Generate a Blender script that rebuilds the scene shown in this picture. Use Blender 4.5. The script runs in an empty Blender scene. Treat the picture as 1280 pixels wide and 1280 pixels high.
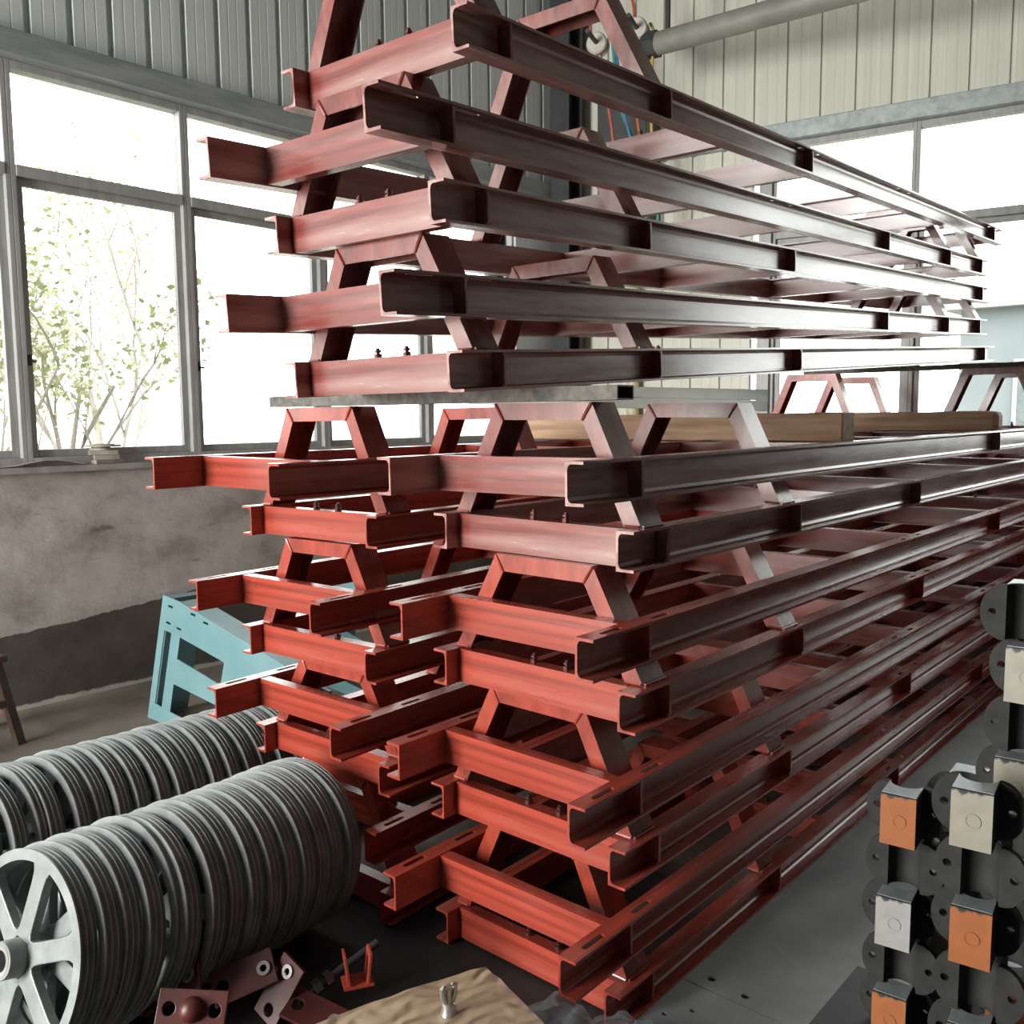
import bpy, bmesh, math, random
from mathutils import Vector, Matrix
random.seed(7)
R = math.radians
SC = bpy.context.scene
COL = SC.collection

# ------------------------------------------------------------------ camera
CAM_H = 1.6097
pit, rol, yaw = R(5.98220278), R(-0.47052709), R(41.22054014)
fw = Vector((-math.sin(yaw)*math.cos(pit), math.cos(yaw)*math.cos(pit), -math.sin(pit)))
rt = Vector((math.cos(yaw), math.sin(yaw), 0))
upv = rt.cross(fw)
cx = rt*math.cos(rol) + upv*math.sin(rol)
cy = -rt*math.sin(rol) + upv*math.cos(rol)
cd = bpy.data.cameras.new('camera'); cam = bpy.data.objects.new('camera', cd); COL.objects.link(cam)
M3 = Matrix((cx, cy, -fw)).transposed()
cam.matrix_world = Matrix.Translation((0, 0, CAM_H)) @ M3.to_4x4()
cd.sensor_width = 36; cd.lens = 36*1158.584/1280; cd.clip_start = .05; cd.clip_end = 300
SC.camera = cam

# ------------------------------------------------------------------ materials
def new_mat(name):
    m = bpy.data.materials.new(name); m.use_nodes = True
    nt = m.node_tree; nt.nodes.clear()
    out = nt.nodes.new('ShaderNodeOutputMaterial'); b = nt.nodes.new('ShaderNodeBsdfPrincipled')
    nt.links.new(b.outputs[0], out.inputs[0])
    return m, nt, b
def N(nt, t, **k):
    n = nt.nodes.new(t)
    for a, v in k.items(): setattr(n, a, v)
    return n
def noise(nt, scale3, sc=1.0, detail=4, rough=.6, coord='Object'):
    tc = N(nt, 'ShaderNodeTexCoord'); mp = N(nt, 'ShaderNodeMapping')
    mp.inputs['Scale'].default_value = scale3
    nt.links.new(tc.outputs[coord], mp.inputs[0])
    n = N(nt, 'ShaderNodeTexNoise'); n.inputs['Scale'].default_value = sc
    n.inputs['Detail'].default_value = detail; n.inputs['Roughness'].default_value = rough
    nt.links.new(mp.outputs[0], n.inputs['Vector'])
    return n.outputs['Fac']
def ramp(nt, src, stops):
    r = N(nt, 'ShaderNodeValToRGB')
    e = r.color_ramp.elements
    while len(e) < len(stops): e.new(.5)
    for i, (p, c) in enumerate(stops):
        e[i].position = p; e[i].color = (*c, 1) if len(c) == 3 else c
    nt.links.new(src, r.inputs[0]); return r.outputs[0]
def mixc(nt, fac, a, b):
    m = N(nt, 'ShaderNodeMix', data_type='RGBA')
    for s, v in ((m.inputs[0], fac), (m.inputs[6], a), (m.inputs[7], b)):
        if isinstance(v, (int, float)): s.default_value = v
        elif isinstance(v, tuple): s.default_value = (*v, 1)
        else: nt.links.new(v, s)
    return m.outputs[2]
def bump(nt, b, src, st=.2, dist=.01):
    n = N(nt, 'ShaderNodeBump'); n.inputs['Strength'].default_value = st; n.inputs['Distance'].default_value = dist
    nt.links.new(src, n.inputs['Height']); nt.links.new(n.outputs[0], b.inputs['Normal'])
def simple(name, c1, c2=None, rough=.5, metal=0, sc=8, s3=(1, 1, 1), st=.1, detail=4, spec=.5):
    m, nt, b = new_mat(name)
    c2 = c2 or tuple(x*.7 for x in c1)
    f = noise(nt, s3, sc, detail)
    nt.links.new(ramp(nt, f, [(.35, c2), (.65, c1)]), b.inputs['Base Color'])
    b.inputs['Roughness'].default_value = rough; b.inputs['Metallic'].default_value = metal
    b.inputs['Specular IOR Level'].default_value = spec
    if st: bump(nt, b, f, st, .004)
    return m

def paint(name, s3, dark, base, dust, dust_lo, dust_hi, rough=.33):
    """red oxide primer brushed on rolled steel, streaked along the rolling direction, with dust"""
    m, nt, b = new_mat(name)
    f1 = noise(nt, s3, 1.0, 6, .62)
    c = ramp(nt, f1, [(.32, dark), (.62, base)])
    f2 = noise(nt, tuple(x*.45+1.1 for x in s3), 1.0, 5, .6)
    d = ramp(nt, f2, [(dust_lo, (0, 0, 0)), (dust_hi, (1, 1, 1))])
    c = mixc(nt, d, c, dust)
    nt.links.new(c, b.inputs['Base Color'])
    rr = N(nt, 'ShaderNodeMapRange'); rr.inputs['To Min'].default_value = rough-.05; rr.inputs['To Max'].default_value = rough+.17
    nt.links.new(f2, rr.inputs[0]); nt.links.new(rr.outputs[0], b.inputs['Roughness'])
    b.inputs['Specular IOR Level'].default_value = .75
    bump(nt, b, f1, .12, .003)
    return m
SY, SX, SI = (34, .9, 34), (.9, 34, 34), (14, 14, 5)
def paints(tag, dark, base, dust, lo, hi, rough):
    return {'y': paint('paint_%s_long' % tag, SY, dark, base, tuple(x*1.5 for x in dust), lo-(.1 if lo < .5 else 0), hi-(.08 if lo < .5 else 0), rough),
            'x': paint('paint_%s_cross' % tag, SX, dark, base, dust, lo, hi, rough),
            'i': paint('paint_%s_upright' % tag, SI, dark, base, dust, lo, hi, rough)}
RED = paints('red_oxide', (.15, .022, .014), (.34, .052, .031), (.27, .09, .07), .6, .9, .2)
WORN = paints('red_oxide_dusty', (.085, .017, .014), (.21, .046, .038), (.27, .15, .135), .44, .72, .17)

M = {}
M['steel_bolt'] = simple('dark_steel_bolt', (.09, .03, .025), rough=.4, metal=.6)
M['wheel'] = simple('grey_primer_casting', (.25, .27, .268), (.165, .185, .185), rough=.34, sc=14, st=.06)
M['machined'] = simple('machined_steel', (.55, .55, .53), (.4, .4, .38), rough=.3, metal=.8, sc=20, st=.02)
M['teal'] = simple('teal_enamel', (.15, .265, .285), (.12, .23, .25), rough=.4, sc=3, st=.02)
M['frame_alu'] = simple('grey_window_frame', (.36, .37, .36), (.28, .29, .285), rough=.45, sc=6, s3=(3, 3, .6), st=.03)
M['lintel'] = simple('galvanised_lintel', (.38, .42, .42), (.26, .3, .3), rough=.45, metal=.3, sc=4, s3=(4, .6, 4), st=.04)
M['timber'] = simple('rough_timber', (.42, .28, .16), (.24, .15, .085), rough=.75, sc=1, s3=(2, 30, 30), st=.4, detail=6)
M['pale_tube'] = simple('pale_green_paint', (.8, .86, .82), (.6, .68, .64), rough=.4, sc=5, st=.05)
M['dark_tube'] = simple('weathered_dark_steel', (.10, .09, .07), (.03, .025, .02), rough=.6, sc=9, s3=(1, 4, 4), st=.2)
M['pipe'] = simple('dull_grey_pipe', (.26, .26, .23), (.2, .2, .18), rough=.45, sc=5, st=.05)
M['dark'] = simple('dark_painted_steel', (.045, .05, .052), (.03, .033, .035), rough=.5)
M['black_iron'] = simple('black_casting', (.022, .022, .021), (.010, .010, .010), rough=.7, sc=30, st=.1, spec=.3)
M['ceramic'] = simple('white_ceramic', (.6, .58, .52), (.5, .48, .42), rough=.3, st=0)
M['cream'] = simple('cream_plastic', (.62, .56, .4), rough=.5, st=0)
M['brown_wood'] = simple('brown_stool_wood', (.09, .045, .03), (.05, .025, .018), rough=.6, s3=(20, 20, 2), sc=1)
M['disc'] = simple('rusty_grey_flange', (.32, .29, .25), (.2, .17, .14), rough=.7, sc=20)
M['paper'] = simple('dusty_paper', (.45, .42, .37), (.33, .3, .26), rough=.9, sc=6)
M['bark'] = simple('bark', (.42, .39, .36), (.33, .3, .27), rough=.9, sc=10)
M['plate'] = simple('floor_steel_plate', (.34, .36, .355), (.25, .265, .265), rough=.5, metal=0, sc=3, st=.05, detail=7)
M['red_bright'] = simple('bright_red_oxide', (.36, .055, .032), (.25, .035, .02), rough=.4)
M['red_part_shaded'] = simple('red_oxide_bracket_shaded', (.085, .015, .012), (.045, .009, .008), rough=.45, sc=14, st=.1)  # same red oxide, darkened to paint in the shade the brackets lie in
M['wire_red'] = simple('red_wire', (.5, .12, .05), st=0); M['wire_yellow'] = simple('yellow_wire', (.6, .42, .08), st=0)
M['wire_blue'] = simple('blue_wire', (.05, .2, .4), st=0); M['wire_green'] = simple('green_wire', (.05, .35, .25), st=0)
M['soil'] = simple('bleached_yard', (.25, .24, .2), (.2, .19, .15), rough=.9, sc=.6)

def leaf_mat(name, a, b_):
    m, nt, b = new_mat(name)
    f = noise(nt, (1, 1, 1), 2.2, 2)
    nt.links.new(ramp(nt, f, [(.35, a), (.65, b_)]), b.inputs['Base Color'])
    b.inputs['Roughness'].default_value = .5
    return m
M['leaf'] = leaf_mat('pale_leaf', (.47, .49, .30), (.36, .40, .21))

def plaster():
    m, nt, b = new_mat('grey_plaster_with_dark_dado')
    f = noise(nt, (1, 1, 1.6), 2.6, 8, .62)
    g = noise(nt, (1, .7, 3), 5, 5, .6)
    c = ramp(nt, f, [(.3, (.24, .215, .195)), (.5, (.40, .37, .345)), (.7, (.48, .45, .42))])
    st = ramp(nt, g, [(.62, (0, 0, 0)), (.72, (1, 1, 1))])
    c = mixc(nt, st, c, (.15, .13, .115))
    tc = N(nt, 'ShaderNodeTexCoord'); sp = N(nt, 'ShaderNodeSeparateXYZ'); nt.links.new(tc.outputs['Object'], sp.inputs[0])
    # dado height climbs along the wall, ragged edge
    w = noise(nt, (1, 1, 1), 7, 3)
    dy = N(nt, 'ShaderNodeMath', operation='MULTIPLY_ADD'); nt.links.new(sp.outputs['Y'], dy.inputs[0]); dy.inputs[1].default_value = -.075; dy.inputs[2].default_value = -.255
    z1 = N(nt, 'ShaderNodeMath', operation='ADD'); nt.links.new(sp.outputs['Z'], z1.inputs[0]); nt.links.new(dy.outputs[0], z1.inputs[1])
    z2 = N(nt, 'ShaderNodeMath', operation='MULTIPLY_ADD'); nt.links.new(w, z2.inputs[0]); z2.inputs[1].default_value = -.05; nt.links.new(z1.outputs[0], z2.inputs[2])
    low = ramp(nt, z2.outputs[0], [(0.0, (1, 1, 1)), (.012, (0, 0, 0))])
    line = ramp(nt, z2.outputs[0], [(0.0, (0, 0, 0)), (.006, (1, 1, 1)), (.03, (1, 1, 1)), (.04, (0, 0, 0))])
    dk = ramp(nt, f, [(.3, (.05, .042, .036)), (.7, (.09, .075, .065))])
    c = mixc(nt, low, c, dk); c = mixc(nt, line, c, (.36, .34, .31))
    z3 = N(nt, 'ShaderNodeMath', operation='MULTIPLY_ADD'); nt.links.new(w, z3.inputs[0]); z3.inputs[1].default_value = .05; nt.links.new(sp.outputs['Z'], z3.inputs[2])
    skirt = ramp(nt, z3.outputs[0], [(.045, (1, 1, 1)), (.052, (0, 0, 0))])
    c = mixc(nt, skirt, c, (.4, .38, .34))
    nt.links.new(c, b.inputs['Base Color']); b.inputs['Roughness'].default_value = .85
    bump(nt, b, f, .5, .03)
    return m
M['plaster'] = plaster()

def floor_mat():
    m, nt, b = new_mat('dusty_concrete_floor')
    f = noise(nt, (1, 1, 1), 1.4, 9, .65); g = noise(nt, (1, 1, 1), 9, 5)
    c = ramp(nt, f, [(.3, (.10, .085, .07)), (.55, (.19, .165, .14)), (.75, (.25, .22, .19))])
    st = ramp(nt, g, [(.6, (0, 0, 0)), (.75, (1, 1, 1))]); c = mixc(nt, st, c, (.13, .11, .095))
    # shade around the wheels and stacks painted into the floor colour, ragged outline
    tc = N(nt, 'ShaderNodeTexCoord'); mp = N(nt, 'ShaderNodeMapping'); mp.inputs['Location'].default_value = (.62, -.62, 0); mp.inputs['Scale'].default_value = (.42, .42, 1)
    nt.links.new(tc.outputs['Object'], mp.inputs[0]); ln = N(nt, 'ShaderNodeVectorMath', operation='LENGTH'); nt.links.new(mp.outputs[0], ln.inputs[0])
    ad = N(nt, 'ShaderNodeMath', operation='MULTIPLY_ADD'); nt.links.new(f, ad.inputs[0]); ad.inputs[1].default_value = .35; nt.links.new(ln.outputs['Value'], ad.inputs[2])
    floor_shade = ramp(nt, ad.outputs[0], [(.62, (1, 1, 1)), (.80, (0, 0, 0))])
    c = mixc(nt, floor_shade, c, (.012, .012, .012))
    nt.links.new(c, b.inputs['Base Color']); b.inputs['Roughness'].default_value = .7; bump(nt, b, g, .2, .005)
    return m
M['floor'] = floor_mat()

def panel_mat(name, c1, c2):
    m, nt, b = new_mat(name)
    f = noise(nt, (26, 26, .25), 1, 5, .6); g = noise(nt, (.4, .4, .5), 1, 3)
    c = ramp(nt, f, [(.3, c2), (.65, c1)])
    st = ramp(nt, g, [(.4, (0, 0, 0)), (.7, (1, 1, 1))]); c = mixc(nt, st, c, tuple(x*.86 for x in c1))
    nt.links.new(c, b.inputs['Base Color']); b.inputs['Roughness'].default_value = .5
    return m
M['panel_blue'] = panel_mat('grey_blue_cladding', (.68, .75, .74), (.54, .61, .60))
M['panel_cream'] = panel_mat('pale_grey_cladding', (.64, .65, .57), (.53, .54, .47))
M['roof'] = simple('roof_sheet', (.2, .2, .2), rough=.6)
M['shade_wall'] = simple('dark_shed_wall', (.07, .07, .07), (.05, .05, .05), rough=.8)

def glass():
    m = bpy.data.materials.new('window_glass'); m.use_nodes = True; nt = m.node_tree; nt.nodes.clear()
    o = N(nt, 'ShaderNodeOutputMaterial'); t = N(nt, 'ShaderNodeBsdfTransparent'); g = N(nt, 'ShaderNodeBsdfGlossy')
    t.inputs[0].default_value = (.97, .98, .97, 1); g.inputs['Roughness'].default_value = .03
    fr = N(nt, 'ShaderNodeFresnel'); fr.inputs[0].default_value = 1.35
    mx = N(nt, 'ShaderNodeMixShader')
    nt.links.new(fr.outputs[0], mx.inputs[0]); nt.links.new(t.outputs[0], mx.inputs[1]); nt.links.new(g.outputs[0], mx.inputs[2]); nt.links.new(mx.outputs[0], o.inputs[0])
    return m
M['glass'] = glass()
def film():
    m = bpy.data.materials.new('clear_plastic_film'); m.use_nodes = True; nt = m.node_tree; nt.nodes.clear()
    o = N(nt, 'ShaderNodeOutputMaterial'); t = N(nt, 'ShaderNodeBsdfTransparent'); b = N(nt, 'ShaderNodeBsdfPrincipled')
    t.inputs[0].default_value = (.9, .93, .95, 1)
    b.inputs['Base Color'].default_value = (.75, .78, .84, 1); b.inputs['Roughness'].default_value = .12
    f = noise(nt, (1, 1, 1), 16, 4); bump(nt, b, f, .8, .02)
    mx = N(nt, 'ShaderNodeMixShader'); mx.inputs[0].default_value = .17
    nt.links.new(t.outputs[0], mx.inputs[1]); nt.links.new(b.outputs[0], mx.inputs[2]); nt.links.new(mx.outputs[0], o.inputs[0])
    return m
M['film'] = film()
def cardboard():
    m, nt, b = new_mat('creased_cardboard')
    f = noise(nt, (1, 1, 1), 5, 6); w = N(nt, 'ShaderNodeTexWave'); w.inputs['Scale'].default_value = 7; w.inputs['Distortion'].default_value = 9
    tc = N(nt, 'ShaderNodeTexCoord'); nt.links.new(tc.outputs['Object'], w.inputs[0])
    c = ramp(nt, f, [(.3, (.25, .18, .115)), (.7, (.36, .27, .18))])
    nt.links.new(c, b.inputs['Base Color']); b.inputs['Roughness'].default_value = .6; bump(nt, b, w.outputs['Fac'], .45, .012)
    return m
M['cardboard'] = cardboard()
def face_paint(name, c):
    m, nt, b = new_mat(name)
    f = noise(nt, (1, 1, .35), 60, 3); g = noise(nt, (1, 1, 1), 25, 4)
    tc = N(nt, 'ShaderNodeTexCoord'); sp = N(nt, 'ShaderNodeSeparateXYZ'); nt.links.new(tc.outputs['Object'], sp.inputs[0])
    a = N(nt, 'ShaderNodeMath', operation='MULTIPLY_ADD'); nt.links.new(f, a.inputs[0]); a.inputs[1].default_value = .03; nt.links.new(sp.outputs['Z'], a.inputs[2])
    st = ramp(nt, a.outputs[0], [(.095, (0, 0, 0)), (.097, (1, 1, 1))])
    cc = ramp(nt, g, [(.35, tuple(x*.8 for x in c)), (.65, c)])
    nt.links.new(mixc(nt, st, cc, (.02, .02, .02)), b.inputs['Base Color']); b.inputs['Roughness'].default_value = .5
    return m
M['face_orange'] = face_paint('orange_primer_face', (.27, .085, .022))
M['face_beige'] = face_paint('beige_primer_face', (.25, .235, .19))
M['face_grey'] = face_paint('grey_primer_face', (.27, .262, .255))

# ------------------------------------------------------------------ mesh helpers
def link(o, parent=None):
    COL.objects.link(o)
    if parent: o.parent = parent
    return o
def obj(name, bm, mat, parent=None, smooth=False, bevel=0):
    bmesh.ops.recalc_face_normals(bm, faces=bm.faces[:])
    me = bpy.data.meshes.new(name); bm.to_mesh(me); bm.free()
    for m in (mat if isinstance(mat, list) else [mat]): me.materials.append(m)
    o = link(bpy.data.objects.new(name, me), parent)
    if smooth:
        for p in me.polygons: p.use_smooth = True
        me.set_sharp_from_angle(angle=R(35))
    if bevel:
        b = o.modifiers.new('bevel', 'BEVEL'); b.width = bevel; b.segments = 2; b.limit_method = 'ANGLE'
    return o
def tag(o, label=None, cat=None, group=None, kind=None):
    if label: o['label'] = label
    if cat: o['category'] = cat
    if group: o['group'] = group
    if kind: o['kind'] = kind
    return o
def thing(name, label, cat, mw=None, group=None):
    o = link(bpy.data.objects.new(name, None)); o.empty_display_size = .1
    if mw is not None:
        o.matrix_world = mw if isinstance(mw, Matrix) else Matrix.Translation(mw)
    return tag(o, label, cat, group)
def box(bm, x0, y0, z0, x1, y1, z1, mi=0, mt=None):
    vs = [bm.verts.new(v) for v in ((x0, y0, z0), (x1, y0, z0), (x1, y1, z0), (x0, y1, z0), (x0, y0, z1), (x1, y0, z1), (x1, y1, z1), (x0, y1, z1))]
    if mt is not None:
        for v in vs: v.co = mt @ v.co
    for f in ((0, 3, 2, 1), (4, 5, 6, 7), (0, 1, 5, 4), (1, 2, 6, 5), (2, 3, 7, 6), (3, 0, 4, 7)):
        bm.faces.new([vs[i] for i in f]).material_index = mi
def B(*a, **k):
    bm = bmesh.new(); box(bm, *a, **k); return bm
def prism(bm, pts, fa, fb):
    """pts 2-D outline; fa / fb map (u, v) to the two end positions"""
    a = [bm.verts.new(fa(*p)) for p in pts]; b = [bm.verts.new(fb(*p)) for p in pts]
    bm.faces.new(a); bm.faces.new(b[::-1]); n = len(pts)
    for i in range(n): bm.faces.new((a[i], b[i], b[(i+1) % n], a[(i+1) % n]))
def lathe(bm, prof, seg, mt=Matrix(), closed=False):
    """prof: (r, h) list spun about local Z"""
    rings = []
    for r, h in prof:
        rings.append([bm.verts.new(mt @ Vector((r*math.cos(2*math.pi*i/seg), r*math.sin(2*math.pi*i/seg), h))) for i in range(seg)])
    n = len(rings)
    for k in range(n if closed else n-1):
        p, q = rings[k], rings[(k+1) % n]
        for i in range(seg):
            bm.faces.new((p[i], p[(i+1) % seg], q[(i+1) % seg], q[i]))
    if not closed:
        bm.faces.new(rings[0][::-1]); bm.faces.new(rings[-1])
def frame_of(d):
    d = d.normalized(); a = Vector((0, 0, 1)) if abs(d.z) < .9 else Vector((1, 0, 0))
    x = d.cross(a).normalized(); return x, d.cross(x)
def tube(bm, pts, rad, seg=8):
    pts = [Vector(p) for p in pts]; rings = []
    for i, p in enumerate(pts):
        d = pts[min(i+1, len(pts)-1)] - pts[max(i-1, 0)]
        x, y = frame_of(d); r = rad[i] if isinstance(rad, (list, tuple)) else rad
        rings.append([bm.verts.new(p + (x*math.cos(2*math.pi*k/seg) + y*math.sin(2*math.pi*k/seg))*r) for k in range(seg)])
    for a, b in zip(rings, rings[1:]):
        for k in range(seg): bm.faces.new((a[k], a[(k+1) % seg], b[(k+1) % seg], b[k]))
    bm.faces.new(rings[0][::-1]); bm.faces.new(rings[-1])
def copy_tree(o, parent=None):
    c = o.copy(); COL.objects.link(c)
    if parent: c.parent = parent
    for ch in o.children: copy_tree(ch, c)
    return c
def struct(name, bm, mat, parent=None, **k):
    o = obj(name, bm, mat, parent, **k)
    if not parent: o['kind'] = 'structure'
    return o

# ------------------------------------------------------------------ setting
XL = -5.36
def rw_y(x): return 6.9 + .16*(x + 5.36)
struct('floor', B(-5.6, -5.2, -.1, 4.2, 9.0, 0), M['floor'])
# left wall: plaster below the ledge, cladding above the lintel
struct('wall_left', B(-5.62, -5.2, 0, XL, 7.0, 1.31), M['plaster'])
struct('trim_1', B(-5.64, -5.2, 1.311, XL+.03, 6.95, 1.345), simple('concrete_ledge', (.34, .33, .31), (.24, .22, .2), rough=.8, sc=8))
def clad(bm, n, pitch, z0, z1, place, minor=3):
    """ribbed sheet: place(u, depth, z) -> point"""
    prof = []
    for i in range(n):
        u = i*pitch
        prof += [(u, 0), (u+.005, -.026), (u+.036, -.026), (u+.041, 0)]
        for k in range(1, minor):
            c = u+.041+(pitch-.041)*k/minor
            prof += [(c-.005, 0), (c, -.002), (c+.005, 0)]
    prof.append((n*pitch, 0))
    lo = [bm.verts.new(place(u, d, z0)) for u, d in prof]; hi = [bm.verts.new(place(u, d, z1)) for u, d in prof]
    for i in range(len(prof)-1): bm.faces.new((lo[i], lo[i+1], hi[i+1], hi[i]))
    # back skin
    a = [bm.verts.new(place(u, -.06, z)) for u, z in ((0, z0), (n*pitch, z0), (n*pitch, z1), (0, z1))]
    bm.faces.new(a)
bm = bmesh.new(); clad(bm, 53, .228, 3.60, 6.3, lambda u, d, z: Vector((XL+.01+d, -5.1+u, z)))
struct('wall_left_cladding', bm, M['panel_blue'])
bm = bmesh.new(); box(bm, XL-.06, -5.1, 3.51, XL+.07, 6.8, 3.64); struct('trim_2', bm, M['lintel'], bevel=.006)
# solid pier beyond the windows toward the back
struct('wall_left_pier', B(-5.6, -5.1, 1.345, XL, -.98, 3.51), M['panel_blue'])

def window(name, y0, y1, z0, z1, zt, mw=None, sash=True):
    """one bay, local: Y along wall, X into the room"""
    r = link(bpy.data.objects.new(name, None)); r['kind'] = 'structure'
    if mw is not None: r.matrix_world = mw
    w = .028
    bm = bmesh.new()
    box(bm, -.05, y0, z0, .04, y0+w, z1); box(bm, -.05, y1-w, z0, .04, y1, z1)
    box(bm, -.05, y0+w, z0, .04, y1-w, z0+.05); box(bm, -.05, y0+w, z1-.045, .04, y1-w, z1)
    box(bm, -.05, y0+w, zt-.03, .045, y1-w, zt+.03)
    obj('window_frame', bm, M['frame_alu'], r, bevel=.004)
    bm = bmesh.new(); s = .042
    if sash:
        a, b_, c, d = y0+w, y1-w, z0+.05, zt-.03
        box(bm, -.03, a, c, .005, a+s, d); box(bm, -.03, b_-s, c, .005, b_, d)
        box(bm, -.03, a+s, c, .005, b_-s, c+s); box(bm, -.03, a+s, d-s, .005, b_-s, d)
        sa = obj('sash', bm, M['frame_alu'], r, bevel=.003)
        bm = bmesh.new(); box(bm, .005, a+.012, (c+d)/2-.25, .02, a+.03, (c+d)/2-.19); box(bm, .02, a+.015, (c+d)/2-.235, .034, a+.05, (c+d)/2-.222)
        obj('latch', bm, M['dark'], sa)
    else: bm.free()
    obj('pane', B(-.016, y0+w, z0+.05, -.012, y1-w, zt-.03), M['glass'], r)
    obj('pane', B(-.016, y0+w, zt+.03, -.012, y1-w, z1-.045), M['glass'], r)
    return r
wl = Matrix.Translation((XL-.06, 0, 0))
ys = [-.98+1.025*i for i in range(8)]
for i in range(7):
    window('window_%d' % (i+1), ys[i], ys[i+1], 1.345, 3.51, 2.94, wl)
struct('wall_left_end_pier', B(-5.6, ys[7], 1.345, XL, 7.0, 3.51), M['panel_blue'])

# right wall (slightly skewed bay end)
ang = math.atan(.16)
RW = Matrix.Translation((-5.36, 6.9, 0)) @ Matrix.Rotation(ang, 4, 'Z')   # local X along the wall, -Y into the room
def rwb(x0, y0, z0, x1, y1, z1):
    bm = bmesh.new(); box(bm, x0, y0, z0, x1, y1, z1, mt=RW); return bm
xw0 = 1.9
struct('wall_right', rwb(-.2, 0, 0, 9.9, .24, 1.31), M['plaster'])
bm = bmesh.new(); clad(bm, 38, .262, 3.85, 6.3, lambda u, d, z: RW @ Vector((-.1+u, -.01-d, z)))
struct('wall_right_cladding', bm, M['panel_cream'])
bm = bmesh.new(); clad(bm, 7, .262, 1.31, 3.86, lambda u, d, z: RW @ Vector((-.1+u, .0-d, z)))
struct('wall_right_corner_cladding', bm, M['panel_cream'])
struct('trim_3', rwb(-.1, -.07, 3.76, 9.9, .06, 3.89), M['lintel'], bevel=.006)
struct('trim_4', rwb(-.1, -.03, 1.311, 9.9, .2, 1.345), M['lintel'])
struct('trim_5', rwb(xw0-.1, -.02, 1.345, xw0, .06, 3.76), M['frame_alu'])
wr = RW @ Matrix.Translation((0, .06, 0)) @ Matrix.Rotation(-math.pi/2, 4, 'Z')   # window local Y -> wall X, local X -> into the room
xs = [xw0, 2.97, 4.04, 5.11, 6.18]
for i in range(4):
    window('window_%d' % (i+8), xs[i], xs[i+1], 1.345, 3.76, 3.04, wr)
struct('wall_right_end_pier', rwb(6.18, 0, 1.345, 9.9, .2, 3.76), M['panel_cream'])
# far side, back wall with the big open doorway, roof
struct('wall_east', B(4.2, -5.2, 0, 4.4, 9.0, 6.3), M['shade_wall'])
bm = bmesh.new(); box(bm, -5.6, -5.3, 0, -5.15, -5.1, 6.3); box(bm, -2.75, -5.3, 0, 4.4, -5.1, 6.3); box(bm, -5.15, -5.3, 4.4, -2.75, -5.1, 6.3)
struct('wall_back', bm, M['shade_wall'])
struct('ceiling', B(-5.7, -5.3, 6.3, 4.4, 9.2, 6.4), M['roof'])
struct('ground', B(-60, -60, -.4, 60, 60, -.12), M['soil'])
# steel column in the corner
bm = bmesh.new()
for a in ((-.1, -.1, -.085), (-.1, .085, .1)): box(bm, -5.18+a[0], 6.68+a[1], .0, -5.18+.1, 6.68+a[2], 6.3)
box(bm, -5.185, 6.595, 0, -5.175, 6.765, 6.3)
struct('trim_6', bm, M['dark'])

# ------------------------------------------------------------------ steel frames
LEN, HB, XW, FL, T = 5.55, .1, .296, .045, .006
STIFF = (.165, .95, 2.1, LEN-.24)
SLOTS = (2.02, 2.2, 3.28, 3.46, LEN-.10, LEN-.31)
def slotted_flange(bm, x0, x1, z, thick):
    """plate along Y with rounded slots cut through"""
    xm = (x0+x1)/2; hl, hw = .042, .008
    cuts = sorted(SLOTS); y = 0
    def ext(pts):
        prism(bm, pts, lambda u, v: Vector((u, v, z)), lambda u, v: Vector((u, v, z+thick)))
    for c in cuts:
        L = hl if c > 4 else .026
        a, b_ = c-.06, c+.06
        ext([(x0, y), (x1, y), (x1, a), (xm, a), (x0, a)])
        arc0 = [(xm+hw*math.cos(t), c+L-hw+hw*math.sin(t)) for t in (math.pi/2, math.pi/3, math.pi/6, 0)]
        arc1 = [(xm+hw*math.cos(t), c-L+hw-hw*math.sin(t)) for t in (0, math.pi/6, math.pi/3, math.pi/2)]
        half = arc0 + arc1                                            # slot's right half contour, top to bottom
        ext([(xm, b_)] + half + [(xm, a), (x1, a), (x1, b_)])
        mir = [(2*xm-u, v) for u, v in half]
        ext([(xm, b_)] + mir + [(xm, a), (x0, a), (x0, b_)])
        y = b_
    ext([(x0, y), (x1, y), (x1, LEN), (x0, LEN)])
def beam_mesh(s):
    bm = bmesh.new()
    def bx(xa, xb, z0, z1): box(bm, min(xa, xb), 0, z0, max(xa, xb), LEN, z1)
    bx(s*(XW-T), s*XW, 0, HB)
    bx(s*XW, s*(XW+FL), 0, .007)
    a, b_ = sorted((s*XW, s*(XW+FL)))
    slotted_flange(bm, a, b_, HB-.007, .007)
    # root fillets
    for z, sg in ((.007, 1), (HB-.007, -1)):
        prism(bm, [(XW, z), (XW+.009, z), (XW+.003, z+sg*.004), (XW, z+sg*.012)], lambda u, v: Vector((s*u, 0, v)), lambda u, v: Vector((s*u, LEN, v)))
    return bm
def stiff_mesh(s, y):
    bm = bmesh.new(); a, b_ = sorted((s*XW, s*(XW+FL-.004)))
    prism(bm, [(a, .007), (b_, .007), (b_, HB-.007), (a, HB-.007)], lambda u, v: Vector((u, y-.004, v)), lambda u, v: Vector((u, y+.004, v)))
    # weld beads
    for z in (.01, HB-.01):
        tube(bm, [(s*(XW+.004), y-.007, z), (s*(XW+.022), y-.006, z), (s*(XW+.04), y-.007, z)], .0045, 6)
    return bm
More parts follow.
